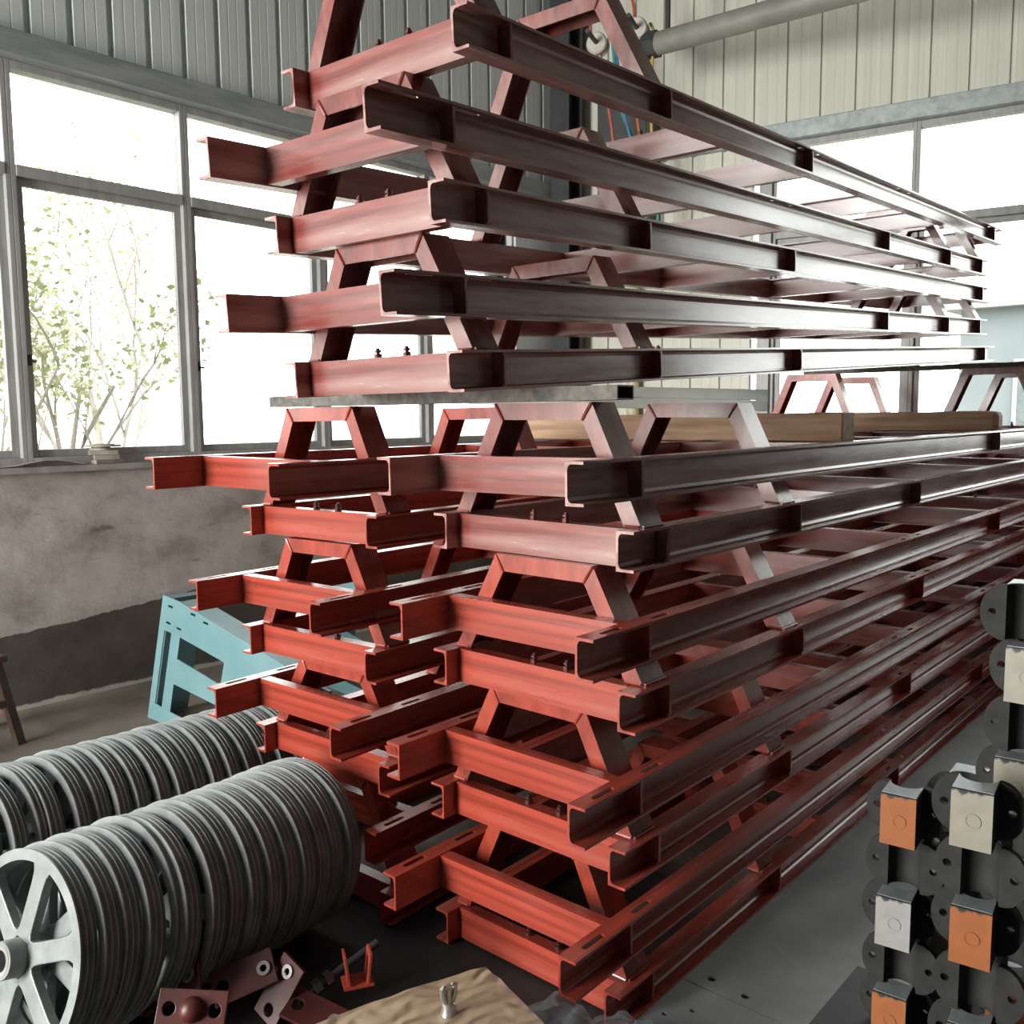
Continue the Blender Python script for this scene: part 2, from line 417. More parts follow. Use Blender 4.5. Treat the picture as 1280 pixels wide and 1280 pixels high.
def cross_mesh(y, sgn):
    """channel across the frame, web at y, flanges toward sgn*Y"""
    bm = bmesh.new(); x = XW-T
    def yb(a, b_, z0, z1):
        a, b_ = sorted((y+sgn*a, y+sgn*b_)); box(bm, -x, a, z0, x, b_, z1)
    yb(0, .006, .002, HB-.002); yb(.006, .04, .002, .009); yb(.006, .04, HB-.009, HB-.002)
    return bm
def trap_mesh(y, h, a=.1635, b=.316, d=.046, dep=.1):
    bm = bmesh.new(); z0 = HB
    O = [(-b, 0), (-a, h), (a, h), (b, 0)]
    k = (b-a)/h; n = math.sqrt(1+k*k)
    def inset(t):
        return [(-b+t*n, 0), (-(b-k*(h-t))+t*n, h-t), ((b-k*(h-t))-t*n, h-t), (b-t*n, 0)]
    I, W = inset(d), inset(.006)
    def band(P, Q, ya, yb):
        for i in range(3):
            q = [P[i], P[i+1], Q[i+1], Q[i]]
            prism(bm, q, lambda u, v: Vector((u, ya, z0+v)), lambda u, v: Vector((u, yb, z0+v)))
    band(O, I, y, y+.006); band(O, I, y+dep-.006, y+dep); band(O, W, y+.006, y+dep-.006)
    # weld seams along the mitres and at the feet
    for s in (-1, 1):
        tube(bm, [(s*a, y-.001, z0+h-.003), (s*(a+I[2][0])/2, y-.002, z0+h-d/2), (s*I[2][0], y-.001, z0+h-d)], .004, 6)
        tube(bm, [(s*(b-.004), y-.001, z0+.003), (s*(b-d*n+.004), y-.001, z0+.003)], .004, 6)
        tube(bm, [(s*(b+.002), y+.004, z0+.003), (s*(b+.002), y+dep-.004, z0+.003)], .0045, 6)
    return bm
def bolt_mesh(x, y):
    bm = bmesh.new()
    mt = Matrix.Translation((x, y, HB-.002))
    lathe(bm, [(.011, 0), (.011, .010)], 6, mt); lathe(bm, [(.0055, .010), (.0055, .026)], 10, mt); lathe(bm, [(.010, .014), (.010, .020)], 6, mt)
    return bm
def mesh_of(bm, name, mat, smooth=False):
    bmesh.ops.recalc_face_normals(bm, faces=bm.faces[:])
    me = bpy.data.meshes.new(name); bm.to_mesh(me); bm.free(); me.materials.append(mat)
    return me
KIT = {}
for nm, P in (('red', RED), ('worn', WORN)):
    k = {'beam': [mesh_of(beam_mesh(s), 'side_beam', P['y']) for s in (-1, 1)],
         'stiff': [[mesh_of(stiff_mesh(s, y), 'stiffener_plate', P['i']) for y in STIFF] for s in (-1, 1)],
         'cross': [mesh_of(cross_mesh(y, sg), 'cross_channel', P['x']) for y, sg in ((.05, 1), (1.35, 1), (2.1, 1), (3.3, -1), (4.1, -1), (LEN-.175, -1))],
         'bolt': [mesh_of(bolt_mesh(x, y), 'bolt', M['steel_bolt']) for x, y in ((-.03, .075), (.08, .075), (-.03, 1.375), (.08, 1.375))],
         'trap': {}, 'P': P}
    KIT[nm] = k
def make_frame(kit, mw, h, label, group, ribs=True):
    k = KIT[kit]
    r = thing('steel_trestle', label, 'steel trestle', mw, group)
    for i in (0, 1):
        b_ = link(bpy.data.objects.new('side_beam', k['beam'][i]), r)
        for m in (k['stiff'][i] if ribs else k['stiff'][i][2:3]): link(bpy.data.objects.new('stiffener_plate', m), b_)
    for m in k['cross']: link(bpy.data.objects.new('cross_channel', m), r)
    for m in k['bolt']: link(bpy.data.objects.new('bolt', m), r)
    key = round(h, 3)
    if key not in k['trap']:
        k['trap'][key] = [mesh_of(trap_mesh(y, h), 'trapezoid_leg', k['P']['i']) for y in (.07, .84)]
    for m in k['trap'][key]: link(bpy.data.objects.new('trapezoid_leg', m), r)
    return r
S_ = .1/.09318373
STACKS = {
 'F': (0, 0.0014, [(-1.722, 1.506, 1.399, .010), (-1.736, 1.711, 1.242, -.005), (-1.713, 1.528, 1.033, 0), (-1.700, 1.667, .888, -.004), (-1.731, 1.524, .666, -.004), (-1.738, 1.686, .506, -.003), (-1.756, 1.523, .307, .001), (-1.790, 1.745, .101, -.003)]),
 'L': (R(2.1386), -.001, [(-2.567, 1.342, 1.385, -.004), (-2.591, 1.676, 1.214, .008), (-2.604, 1.483, .996, .006), (-2.58, 1.651, .828, .008), (-2.557, 1.504, .658, -.004), (-2.57, 1.684, .492, 0), (-2.56, 1.62, .315, 0), (-2.57, 1.68, .101, 0)]),
 'U': (R(2.2187), R(3.0297), [(-2.026, 1.478, 2.376, .002), (-2.042, 1.239, 2.162, -.004), (-2.071, 1.445, 2.014, 0), (-2.049, 1.277, 1.800, .001), (-2.05, 1.474, 1.642, .005)])}
HEIGHT = {('F', 1): .31, ('L', 1): .335, ('U', 0): .30, ('F', 0): .37, ('L', 0): .385}
ORD = ['topmost', 'second', 'third', 'fourth', 'fifth', 'sixth', 'seventh', 'bottom']
WHERE = {'F': ('front right stack', 'trestles in the front right stack'), 'L': ('left stack by the windows', 'trestles in the left stack'), 'U': ('upper stack', 'trestles in the upper stack')}
for st, (yw, tl, fr) in STACKS.items():
    dv = Vector((-math.sin(yw)*math.cos(tl), math.cos(yw)*math.cos(tl), math.sin(tl)))
    for i, (x, y, z, ro_) in enumerate(fr):
        side = Vector((math.cos(yw), math.sin(yw), ro_)).normalized()
        up_ = side.cross(dv).normalized(); side = dv.cross(up_).normalized()
        near = Vector((x, y, z))*S_ + side*.298 - up_*HB
        flush = (i % 2 == 0) if st == 'U' else (i % 2 == 1)
        h = .30
        nxt = i-2
        if flush and nxt >= 0: h = round((fr[nxt][2]-z)*S_ - HB - .003, 2)
        if not flush: h = .28
        h = HEIGHT.get((st, i), h)
        if flush:
            o_, X, Y = near, side, dv
        else:
            o_, X, Y = near + dv*LEN, -side, -dv
        mw = Matrix(((X.x, Y.x, up_.x, o_.x), (X.y, Y.y, up_.y, o_.y), (X.z, Y.z, up_.z, o_.z), (0, 0, 0, 1)))
        w, g = WHERE[st]
        od = ORD[i] if not (st == 'U' and i == 4) else 'bottom'
        look = 'trapezoid legs at near end' if flush else 'beam ends jutting forward'
        lab = '%s red oxide steel trestle in the %s, %s' % (od, w, look)
        lab = ' '.join(lab.split()[:16]) if len(lab.split()) > 16 else lab
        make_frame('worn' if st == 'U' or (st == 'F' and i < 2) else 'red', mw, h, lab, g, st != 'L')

# ------------------------------------------------------------------ dunnage on and between the stacks

def bar(name, label, cat, p0, p1, w, h, mat, hollow=0, group=None, bevel=.006):
    """straight bar from p0 to p1 (bottom centre line), origin at p0"""
    p0, p1 = Vector(p0), Vector(p1); d = p1-p0; L = d.length; Y = d.normalized(); X = Y.cross(Vector((0, 0, 1))).normalized(); Z = X.cross(Y)
    bm = bmesh.new()
    if hollow:
        t = hollow
        box(bm, -w/2, 0, 0, -w/2+t, L, h); box(bm, w/2-t, 0, 0, w/2, L, h); box(bm, -w/2+t, 0, 0, w/2-t, L, t); box(bm, -w/2+t, 0, h-t, w/2-t, L, h)
    else:
        n = 14
        rings = []
        for i in range(n+1):
            y = L*i/n; j = lambda: random.uniform(-.003, .003)
            rings.append([bm.verts.new((-w/2+j(), y, j()*.3)), bm.verts.new((w/2+j(), y, j()*.3)), bm.verts.new((w/2+j(), y, h+j())), bm.verts.new((-w/2+j(), y, h+j()))])
        for a, b_ in zip(rings, rings[1:]):
            for k in range(4): bm.faces.new((a[k], a[(k+1) % 4], b_[(k+1) % 4], b_[k]))
        bm.faces.new(rings[0][::-1]); bm.faces.new(rings[-1])
    o = obj(name, bm, mat, bevel=bevel)
    o.matrix_world = Matrix(((X.x, Y.x, Z.x, p0.x), (X.y, Y.y, Z.y, p0.y), (X.z, Y.z, Z.z, p0.z), (0, 0, 0, 1)))
    return tag(o, label, cat, group)
M['timber_y'] = simple('rough_sawn_timber', (.44, .28, .175), (.24, .145, .09), rough=.75, sc=1, s3=(30, 2, 30), st=.4, detail=6)
bar('timber_baulk', 'thick timber baulk with sawn end showing, laid across the lower stacks', 'timber', (-1.31, 3.36, 1.504), (-2.95, 3.36, 1.496), .11, .105, M['timber_y'])
bar('timber_baulk', 'rounded timber baulk farther back across the lower stacks toward the far window', 'timber', (-1.27, 5.30, 1.505), (-3.0, 5.30, 1.493), .12, .105, M['timber_y'], bevel=.025)
bar('packing_tube', 'weathered dark square tube packed under the near end of the upper stack', 'tube', (-1.31, 1.925, 1.645), (-2.72, 1.89, 1.642), .075, .036, M['dark_tube'], hollow=.004, bevel=0)
bar('packing_plate', 'dark flat bar under the far end of the upper stack, on trapezoid tops', 'bar', (-1.36, 6.27, 1.872), (-2.75, 6.27, 1.872), .11, .03, M['dark_tube'], bevel=.003)
d_ = Vector((-2.5+1.62, 2.70-3.33, 1.65-1.615)).normalized()
for k, lab in enumerate(('upper of two pale green square tubes below the upper stack', 'lower of two pale green square tubes, lying on the thick timber baulk')):
    z = (1-k)*.042
    bar('square_tube', lab, 'tube', (-1.62, 3.33, 1.615+z), (-2.55, 2.66, 1.652+z), .06, .040, M['pale_tube'], hollow=.004, group='pale green square tubes', bevel=.003)

# ------------------------------------------------------------------ pulley wheels
WR = .26
def wheel_parts(root):
    # rim: three grooves for belts
    prof = [(WR-.028, -.024), (WR, -.024), (WR, -.019), (WR-.013, -.0135), (WR-.013, -.0115), (WR, -.0055), (WR, -.0025)]
    prof += [(WR-.013, .003), (WR-.013, .005), (WR, .011), (WR, .0135), (WR-.013, .018), (WR-.013, .0195), (WR, .023), (WR-.028, .026)]
    bm = bmesh.new(); lathe(bm, prof, 96, closed=True); obj('rim', bm, M['wheel'], root, smooth=True)
    bm = bmesh.new(); mt = Matrix()
    lathe(bm, [(.026, -.066), (.044, -.066), (.046, -.062), (.048, .026), (.026, .026)], 40, closed=True)
    hb = obj('hub', bm, M['wheel'], root, smooth=True)
    bm = bmesh.new(); lathe(bm, [(.0255, -.0665), (.036, -.0668), (.036, -.06), (.0255, -.06)], 40, closed=True)
    obj('machined_face', bm, M['machined'], hb, smooth=True)
    for k in range(6):
        a = k*math.pi/3 + R(38); bm = bmesh.new()
        r0, r1 = .044, WR-.026
        pts = []
        for t in range(9):
            f = t/8; r = r0+(r1-r0)*f
            w = .026 + .016*max(0, (f-.78)/.22)**2 + .012*max(0, (.18-f)/.18)**2
            pts.append((r, w))
        out = [(r, w) for r, w in pts] + [(r, -w) for r, w in pts[::-1]]
        ca, sa = math.cos(a), math.sin(a)
        prism(bm, out, lambda u, v: Vector((u*ca-v*sa, u*sa+v*ca, -.022)), lambda u, v: Vector((u*ca-v*sa, u*sa+v*ca, .004)))
        obj('spoke', bm, M['wheel'], root, bevel=.003)
def ordinal(n):
    return ['first', 'second', 'third', 'fourth', 'fifth', 'sixth', 'seventh', 'eighth', 'ninth', 'tenth', 'eleventh', 'twelfth', 'thirteenth', 'fourteenth', 'fifteenth', 'sixteenth', 'seventeenth', 'eighteenth', 'nineteenth', 'twentieth'][n]
def wheel_matrix(c, az, lean, spin):
    Z = Vector((-math.sin(az)*math.cos(lean), math.cos(az)*math.cos(lean), math.sin(lean)))   # away along the row
    X = Vector((math.cos(az), math.sin(az), 0)); Y = Z.cross(X)
    m = Matrix(((X.x, Y.x, Z.x, c[0]), (X.y, Y.y, Z.y, c[1]), (X.z, Y.z, Z.z, c[2]), (0, 0, 0, 1)))
    return m @ Matrix.Rotation(spin, 4, 'Z')
proto = None
def wheel_row(p0, p1, n, az, lean0, lean1, rowname, gap):
    global proto
    for i in range(n):
        f = i/(n-1); y = f
        c = Vector(p0).lerp(Vector(p1), f)
        lean = R(lean0+(lean1-lean0)*f); a = R(az+random.uniform(-1.2, 1.2))
        c.x += random.uniform(-.012, .012); c.z = WR*math.cos(lean)+.026*abs(math.sin(lean))+.001
        if i in gap: c += Vector((.012, -.018, 0)) * gap[i]
        m = wheel_matrix(c, a, lean, random.uniform(0, 6) if i else 0)
        if i == 0: lab = 'grey spoked pulley wheel at the near end of the %s row' % rowname
        elif i == n-1: lab = 'grey spoked pulley wheel at the far end of the %s row' % rowname
        else: lab = '%s grey pulley wheel from the near end of the %s row' % (ordinal(i), rowname)
        if proto is None:
            proto = thing('pulley_wheel', lab, 'pulley wheel', m, 'pulley wheels in the %s row' % rowname); wheel_parts(proto)
        else:
            o = copy_tree(proto); o.matrix_world = m; o['label'] = lab; o['group'] = 'pulley wheels in the %s row' % rowname
wheel_row((-2.386, .851, 0), (-2.39, 1.665, 0), 15, 9, -15, -8, 'front', {4: -1, 5: 1})
wheel_row((-3.075, .69, 0), (-3.03, 1.93, 0), 20, 10, -12, -6, 'rear', {5: -1, 6: 1})

# ------------------------------------------------------------------ teal guards behind the wheels
def poly_with_holes(bm, outline, holes, y, t):
    """plate in the XZ plane with rectangular cut-outs, cut by boolean-free grid of strips"""
    ov = [bm.verts.new((u, y, v)) for u, v in outline]
    edges = [bm.edges.new((ov[i], ov[(i+1) % len(ov)])) for i in range(len(ov))]
    for h in holes:
        hv = [bm.verts.new((u, y, v)) for u, v in h]
        edges += [bm.edges.new((hv[i], hv[(i+1) % len(hv)])) for i in range(len(hv))]
    r = bmesh.ops.triangle_fill(bm, use_beauty=True, use_dissolve=False, edges=edges)
    fs = [g for g in r['geom'] if isinstance(g, bmesh.types.BMFace)]
    e = bmesh.ops.extrude_face_region(bm, geom=fs)
    for v in [g for g in e['geom'] if isinstance(g, bmesh.types.BMVert)]: v.co.y += t
def slot(cu, cv, w, h, tilt=0):
    c, s = math.cos(tilt), math.sin(tilt)
    return [(cu+a*c-b_*s, cv+a*s+b_*c) for a, b_ in ((-w, -h), (w, -h), (w, h), (-w, h))]
def teal_guard(mw, label, W=1.25):
    r = thing('machine_guard', label, 'machine guard', mw, 'teal machine guards')
    k = -.10
    sk = .33
    def P(u, v): return (u+sk*v, v+k*u)
    out = [P(0, 0), P(W, 0.12), P(W, .60), P(.16, .70), P(0, .70)]
    out = [(max(u, -.2), max(v, .0)) for u, v in out]
    holes = [[P(.055, .10), P(.125, .10), P(.125, .52), P(.055, .52)], [P(.21, .40), P(.62, .38), P(.62, .50), P(.21, .52)], [P(.21, .10), P(W-.1, .14), P(W-.1, .28), P(.21, .26)]]
    holes += [[P(a-.022, b_-.006), P(a+.022, b_-.006), P(a+.022, b_+.006), P(a-.022, b_+.006)] for a, b_ in ((.085, .655), (.085, .565), (.19, .56), (.30, .665), (.42, .65))]
    bm = bmesh.new(); poly_with_holes(bm, out, holes, 0, .006)
    obj('front_panel', bm, M['teal'], r)
    bm = bmesh.new()
    t0, t1 = P(.16, .70), P(W, .60)
    prism(bm, [(t0[0], t0[1]), (t1[0], t1[1]), (t1[0], t1[1]-.006), (t0[0], t0[1]-.006)], lambda u, v: Vector((u, .0065, v)), lambda u, v: Vector((u, .12, v)))
    obj('top_flange', bm, M['teal'], r)
    for z in (.22, .47):
        for yy in (.10, .17):
            bm = bmesh.new(); a, b_ = P(.03, z), P(W-.03, z-.02)
            prism(bm, [(a[0], a[1]), (b_[0], b_[1]), (b_[0], b_[1]+.04), (a[0], a[1]+.04)], lambda u, v: Vector((u, yy, v)), lambda u, v: Vector((u, yy+.02, v)))
            obj('rail', bm, M['teal'], r)
    bm = bmesh.new(); o2 = [P(0, .02), P(.06, .02), P(.06, .69), P(0, .69)]
    prism(bm, o2, lambda u, v: Vector((u, .0065, v)), lambda u, v: Vector((u, .2, v))); obj('side_panel', bm, M['teal'], r)
    return r
teal_guard(Matrix.Translation((-4.70, 2.36, 0)), 'teal sheet metal machine guard with slots, leaning behind the pulley wheels')
teal_guard(Matrix.Translation((-4.55, 3.35, 0)) @ Matrix.Rotation(R(-6), 4, 'Z'), 'second teal machine guard glimpsed through the legs of the left stack')

# ------------------------------------------------------------------ stool at the left edge
st_ = thing('wooden_stool', 'brown wooden stool at the left edge by the plastered wall', 'stool', Matrix.Translation((-4.95, 1.54, 0)) @ Matrix.Rotation(R(12), 4, 'Z'))
obj('seat', B(-.17, -.15, .42, .17, .15, .455), M['brown_wood'], st_, bevel=.008)
for sx in (-1, 1):
    for sy in (-1, 1):
        bm = bmesh.new()
        prism(bm, [(-.02, -.02), (.02, -.02), (.02, .02), (-.02, .02)], lambda u, v: Vector((sx*.19+u, sy*.17+v, 0)), lambda u, v: Vector((sx*.13+u, sy*.11+v, .42)))
        obj('leg', bm, M['brown_wood'], st_)
for sy in (-1, 1): obj('stretcher', B(-.165, sy*.15-.012, .14, .165, sy*.15+.012, .17), M['brown_wood'], st_)
for sx in (-1, 1): obj('stretcher', B(sx*.165-.012, -.14, .20, sx*.165+.012, .14, .23), M['brown_wood'], st_)

# ------------------------------------------------------------------ things on the window ledge
z = 1.346
for i, (r_, h, dx, dy, sq) in enumerate(((.085, .022, 0, 0, 1), (.07, .028, .01, .01, 1), (.078, .026, -.006, .006, 1), (.072, .02, .004, 0, 0), (.10, .016, 0, .01, 0))):
    bm = bmesh.new()
    if sq: box(bm, -r_, -r_, 0, r_, r_, h)
    else: lathe(bm, [(.03, 0), (r_, 0), (r_, h*.6), (r_*.7, h*.65), (r_*.66, h), (.03, h)], 32, closed=True)
    o = obj('flange_plate', bm, M['disc'], smooth=not sq, bevel=.002 if sq else 0); o.location = (-5.42+dx+.0, 2.52+dy, z); o.rotation_euler = (0, 0, random.uniform(-.3, .3)); z += h+.0006
    tag(o, ['rusty square block at the bottom of the small pile on the window ledge', 'rusty square block second from the bottom of the ledge pile', 'rusty square block third up in the ledge pile', 'small round grey flange second from the top of the ledge pile', 'wide round grey flange on top of the pile on the window ledge'][i], 'flange', 'blocks and flanges piled on the window ledge')
bm = bmesh.new()
for (x0, x1, nn, zz) in ((0, .26, 12, .004),):
    vs = []
    for i in range(13):
        y = -.45+.075*i
        lift = .03*max(0, math.sin((i-7)/5*math.pi)) if i > 7 else 0.003*(i % 2)
        vs.append((bm.verts.new((-5.50, y, 1.349+lift*.6)), bm.verts.new((-5.34, y+.02, 1.349+lift))))
    for a, b_ in zip(vs, vs[1:]): bm.faces.new((a[0], a[1], b_[1], b_[0]))
e = bmesh.ops.extrude_face_region(bm, geom=bm.faces[:])
for v in [g for g in e['geom'] if isinstance(g, bmesh.types.BMVert)]: v.co.z += .004
for v in bm.verts: v.co.y += 1.92
o = obj('paper_sheet', bm, M['paper']); tag(o, 'dusty crumpled paper sheet lying on the window ledge beside the rusty pile', 'paper')

# ------------------------------------------------------------------ steel plates on the floor at right
def floor_plate(x0, y0, x1, y1, holes, label):
    bm = bmesh.new()
    ov = [bm.verts.new(v) for v in ((x0, y0, 0), (x1, y0, 0), (x1, y1, 0), (x0, y1, 0))]
    ed = [bm.edges.new((ov[i], ov[(i+1) % 4])) for i in range(4)]
    for hx, hy, hr in holes:
        hv = [bm.verts.new((hx+hr*math.cos(t*math.pi/8), hy+hr*math.sin(t*math.pi/8), 0)) for t in range(16)]
        ed += [bm.edges.new((hv[i], hv[(i+1) % 16])) for i in range(16)]
    r = bmesh.ops.triangle_fill(bm, use_beauty=True, use_dissolve=False, edges=ed)
    fs = [g for g in r['geom'] if isinstance(g, bmesh.types.BMFace)]
    e = bmesh.ops.extrude_face_region(bm, geom=fs)
    for v in [g for g in e['geom'] if isinstance(g, bmesh.types.BMVert)]: v.co.z += .006
    o = obj('steel_plate', bm, M['plate']); tag(o, label, 'steel plate', 'steel plates on the floor'); return o
floor_plate(-1.30, 2.19, .9, 7.2, [(-1.22, 2.24, .012), (-1.11, 2.23, .012)], 'long grey steel plate on the floor along the front right stack')
floor_plate(-1.30, 1.0, .9, 2.185, [(-1.19, 2.08, .008), (-1.24, 2.02, .008), (-1.0, 2.13, .01)], 'grey steel plate with drilled holes on the floor nearest the camera')

# ------------------------------------------------------------------ stacked saddle castings on a dark stand
sd = thing('steel_stand', 'dark steel stand carrying the stacked saddle castings at lower right', 'stand', Matrix.Translation((0, 0, 0.0061)))
obj('top_plate', B(-.60, .75, .556, .35, 1.66, .57), M['dark'], sd, bevel=.003)
obj('side_panel', B(-.59, .76, .0, -.575, 1.65, .556), M['dark'], sd); obj('side_panel', B(.325, .76, 0, .34, 1.65, .556), M['dark'], sd)
obj('back_panel', B(-.575, 1.635, 0, .325, 1.65, .556), M['dark'], sd)
def casting_mesh():
    bm = bmesh.new(); H = .084
    hw, dp, rr, ew = .027, .062, .025, .06
    # block with concave saddle cut in the back
    arc = [(rr*math.cos(t), dp-rr*math.sin(t)) for t in [math.pi*i/14 for i in range(15)]]
    out = [(-hw, 0), (hw, 0), (hw, dp)] + arc + [(-hw, dp)]
    prism(bm, out, lambda u, v: Vector((u, v, 0)), lambda u, v: Vector((u, v, H)))
    return bm
def ear_mesh(s):
    bm = bmesh.new(); H = .084; hw, dp = .027, .062
    pts = [(hw, -.001)] + [(hw+.034*math.cos(t), H/2+(H/2+.001)*math.sin(t)) for t in [-math.pi/2+math.pi*i/12 for i in range(13)]] + [(hw, H+.001)]
    hole = [(hw+.017+.006*math.cos(t*math.pi/5), H*.5+.006*math.sin(t*math.pi/5)) for t in range(10)]
    ov = [bm.verts.new((s*u, dp-.011, v)) for u, v in pts]; hv = [bm.verts.new((s*u, dp-.011, v)) for u, v in hole]
    ed = [bm.edges.new((ov[i], ov[(i+1) % len(ov)])) for i in range(len(ov)) if (ov[i].co-ov[(i+1) % len(ov)].co).length > 1e-6]
    ed += [bm.edges.new((hv[i], hv[(i+1) % 10])) for i in range(10)]
    bmesh.ops.remove_doubles(bm, verts=bm.verts[:], dist=1e-5)
    r = bmesh.ops.triangle_fill(bm, use_beauty=True, use_dissolve=False, edges=bm.edges[:])
    fs = [g for g in r['geom'] if isinstance(g, bmesh.types.BMFace)]
    e = bmesh.ops.extrude_face_region(bm, geom=fs)
    for v in [g for g in e['geom'] if isinstance(g, bmesh.types.BMVert)]: v.co.y += .011
    return bm
CK = {}
def ck(n, f, m):
    if n not in CK: CK[n] = mesh_of(f(), n, m)
    return CK[n]
M['cast_top'] = simple('grey_casting_skin', (.30, .33, .34), (.2, .22, .23), rough=.4, metal=.4, sc=20, st=.1)
def face_bm(): return B(-.0265, -.0022, .001, .0265, -.0002, .083)
def plug_bm():
    bm = bmesh.new(); mt = Matrix.Translation((.002, -.0022, .042)) @ Matrix.Rotation(R(90), 4, 'X')
    lathe(bm, [(.0105, .0), (.0105, .0012), (.0085, .0012), (.0085, .0004)], 24, mt); return bm
def topskin_bm():
    bm = bmesh.new(); hw, dp, rr = .026, .061, .026
    arc = [(rr*math.cos(t), dp-rr*math.sin(t)) for t in [math.pi*i/14 for i in range(15)]]
    out = [(-hw, .001), (hw, .001), (hw, dp)] + arc + [(-hw, dp)]
    prism(bm, out, lambda u, v: Vector((u, v, .0842)), lambda u, v: Vector((u, v, .0852))); return bm
def casting(x, y, z, back, color, label, grp, rz=0):
    mw = Matrix.Translation((x, y, z)) @ Matrix.Rotation(R(rz), 4, 'Z')
    if back: mw = mw @ Matrix.Translation((0, .062, 0)) @ Matrix.Rotation(math.pi, 4, 'Z')
    r = thing('saddle_casting', label, 'casting', mw, grp)
    cm = ck('saddle_block', casting_mesh, M['black_iron'])
    for p in cm.polygons: p.use_smooth = True
    cm.set_sharp_from_angle(angle=R(35)); link(bpy.data.objects.new('saddle_block', cm), r)
    link(bpy.data.objects.new('top_face', ck('top_face', topskin_bm, M['cast_top'])), r)
    for s in (-1, 1): link(bpy.data.objects.new('ear', ck('ear%d' % s, lambda: ear_mesh(s), M['black_iron'])), r)
    f = link(bpy.data.objects.new('painted_face', ck('face_'+color, face_bm, M['face_'+color])), r)
    link(bpy.data.objects.new('plug', ck('plug_'+color, plug_bm, M['face_'+color])), f)
CAST = []
def column(name, x, y, z0, seq, rz):
    n = len(seq)
    for i, c in enumerate(seq):
        back = c == 'black'
        col = c if not back else ('orange' if i % 3 else 'beige')
        pos = 'bottom' if i == 0 else ('topmost' if i == n-1 else '%s from the bottom' % ordinal(i))
        look = 'black saddle casting showing its hollow side' if back else '%s faced saddle casting with a round plug' % c
        casting(x+random.uniform(-.006, .006), y+random.uniform(-.006, .006)-(0 if back else .03), z0+i*.086, back, col, '%s, %s in the %s column' % (look, pos, name), 'saddle castings in the %s column' % name, rz+random.uniform(-4, 4))
column('left', -.475, 1.50, .5765, ['orange', 'black', 'grey', 'black', 'orange'], 4)
column('middle', -.33, 1.37, .5765, ['black', 'grey', 'black', 'orange', 'black', 'beige'], 4)
column('rear', -.41, 1.605, .5765, ['black', 'grey', 'black', 'beige', 'black'], 6)
column('right', -.315, 1.525, .5765, ['black', 'orange', 'black', 'grey', 'black', 'beige', 'black', 'beige', 'black'], 4)

# ------------------------------------------------------------------ cardboard package with film, foreground
pk = thing('wrapped_package', 'cardboard wrapped package with a wing bolt poking through, bottom centre', 'package', Matrix.Translation((-1.285, 1.225, 0)) @ Matrix.Rotation(R(-18), 4, 'Z'))
bm = bmesh.new(); nx, ny = 14, 12; grid = []
for j in range(ny+1):
    row = []
    for i in range(nx+1):
        u, v = -.25+.5*i/nx, -.25+.5*j/ny
        zz = .295 + .004*math.sin(u*19)*math.cos(v*13) - .05*max(0, abs(u)-.2) - .06*max(0, abs(v)-.2) + random.uniform(-.003, .003)
        row.append(bm.verts.new((u, v, zz)))
    grid.append(row)
for j in range(ny):
    for i in range(nx): bm.faces.new((grid[j][i], grid[j][i+1], grid[j+1][i+1], grid[j+1][i]))
rim = grid[0] + [r_[-1] for r_ in grid[1:]] + grid[-1][::-1][1:] + [r_[0] for r_ in grid[::-1][1:-1]]
low = [bm.verts.new((v.co.x*.97, v.co.y*.97, .012)) for v in rim]
for i in range(len(rim)): bm.faces.new((rim[i], rim[(i+1) % len(rim)], low[(i+1) % len(rim)], low[i]))
bm.faces.new(low)
obj('cardboard_wrap', bm, M['cardboard'], pk, smooth=True)
bm = bmesh.new()
lathe(bm, [(.02, .29), (.016, .30), (.014, .315), (.007, .32), (.007, .35)], 12, Matrix.Translation((-.13, .09, 0)))
for s in (-1, 1):
    tube(bm, [(-.13, .09+s*.006, .315), (-.13, .09+s*.014, .335), (-.13, .09+s*.016, .355), (-.13, .09+s*.008, .36)], [.006, .007, .006, .003], 8)
obj('wing_bolt', bm, M['machined'], pk, smooth=True)
def film_sheet(name, label, c, w, h, seed, rz):
    random.seed(seed); bm = bmesh.new(); n = 16; g = []
    for j in range(n+1):
        row = []
        for i in range(n+1):
            u, v = i/n-.5, j/n-.5
            rr_ = max(0, 1-(2*u)**2)*max(0, 1-(2*v)**2)
            row.append(bm.verts.new((u*w, v*w*.8, h*rr_**.6*(.78+.22*abs(math.sin(i*.75+j*.4+seed))*abs(math.cos(j*.8-i*.3))) + random.uniform(0, .006)*rr_**.3)))
        g.append(row)
    for j in range(n):
        for i in range(n): bm.faces.new((g[j][i], g[j][i+1], g[j+1][i+1], g[j+1][i]))
    o = obj(name, bm, M['film'], smooth=True); o.location = c; o.rotation_euler = (0, 0, R(rz)); tag(o, label, 'plastic film'); return o
film_sheet('plastic_film', 'crumpled clear plastic film beside the cardboard package, under the front stack', (-1.27, 1.60, .008), .36, .24, 3, -18)

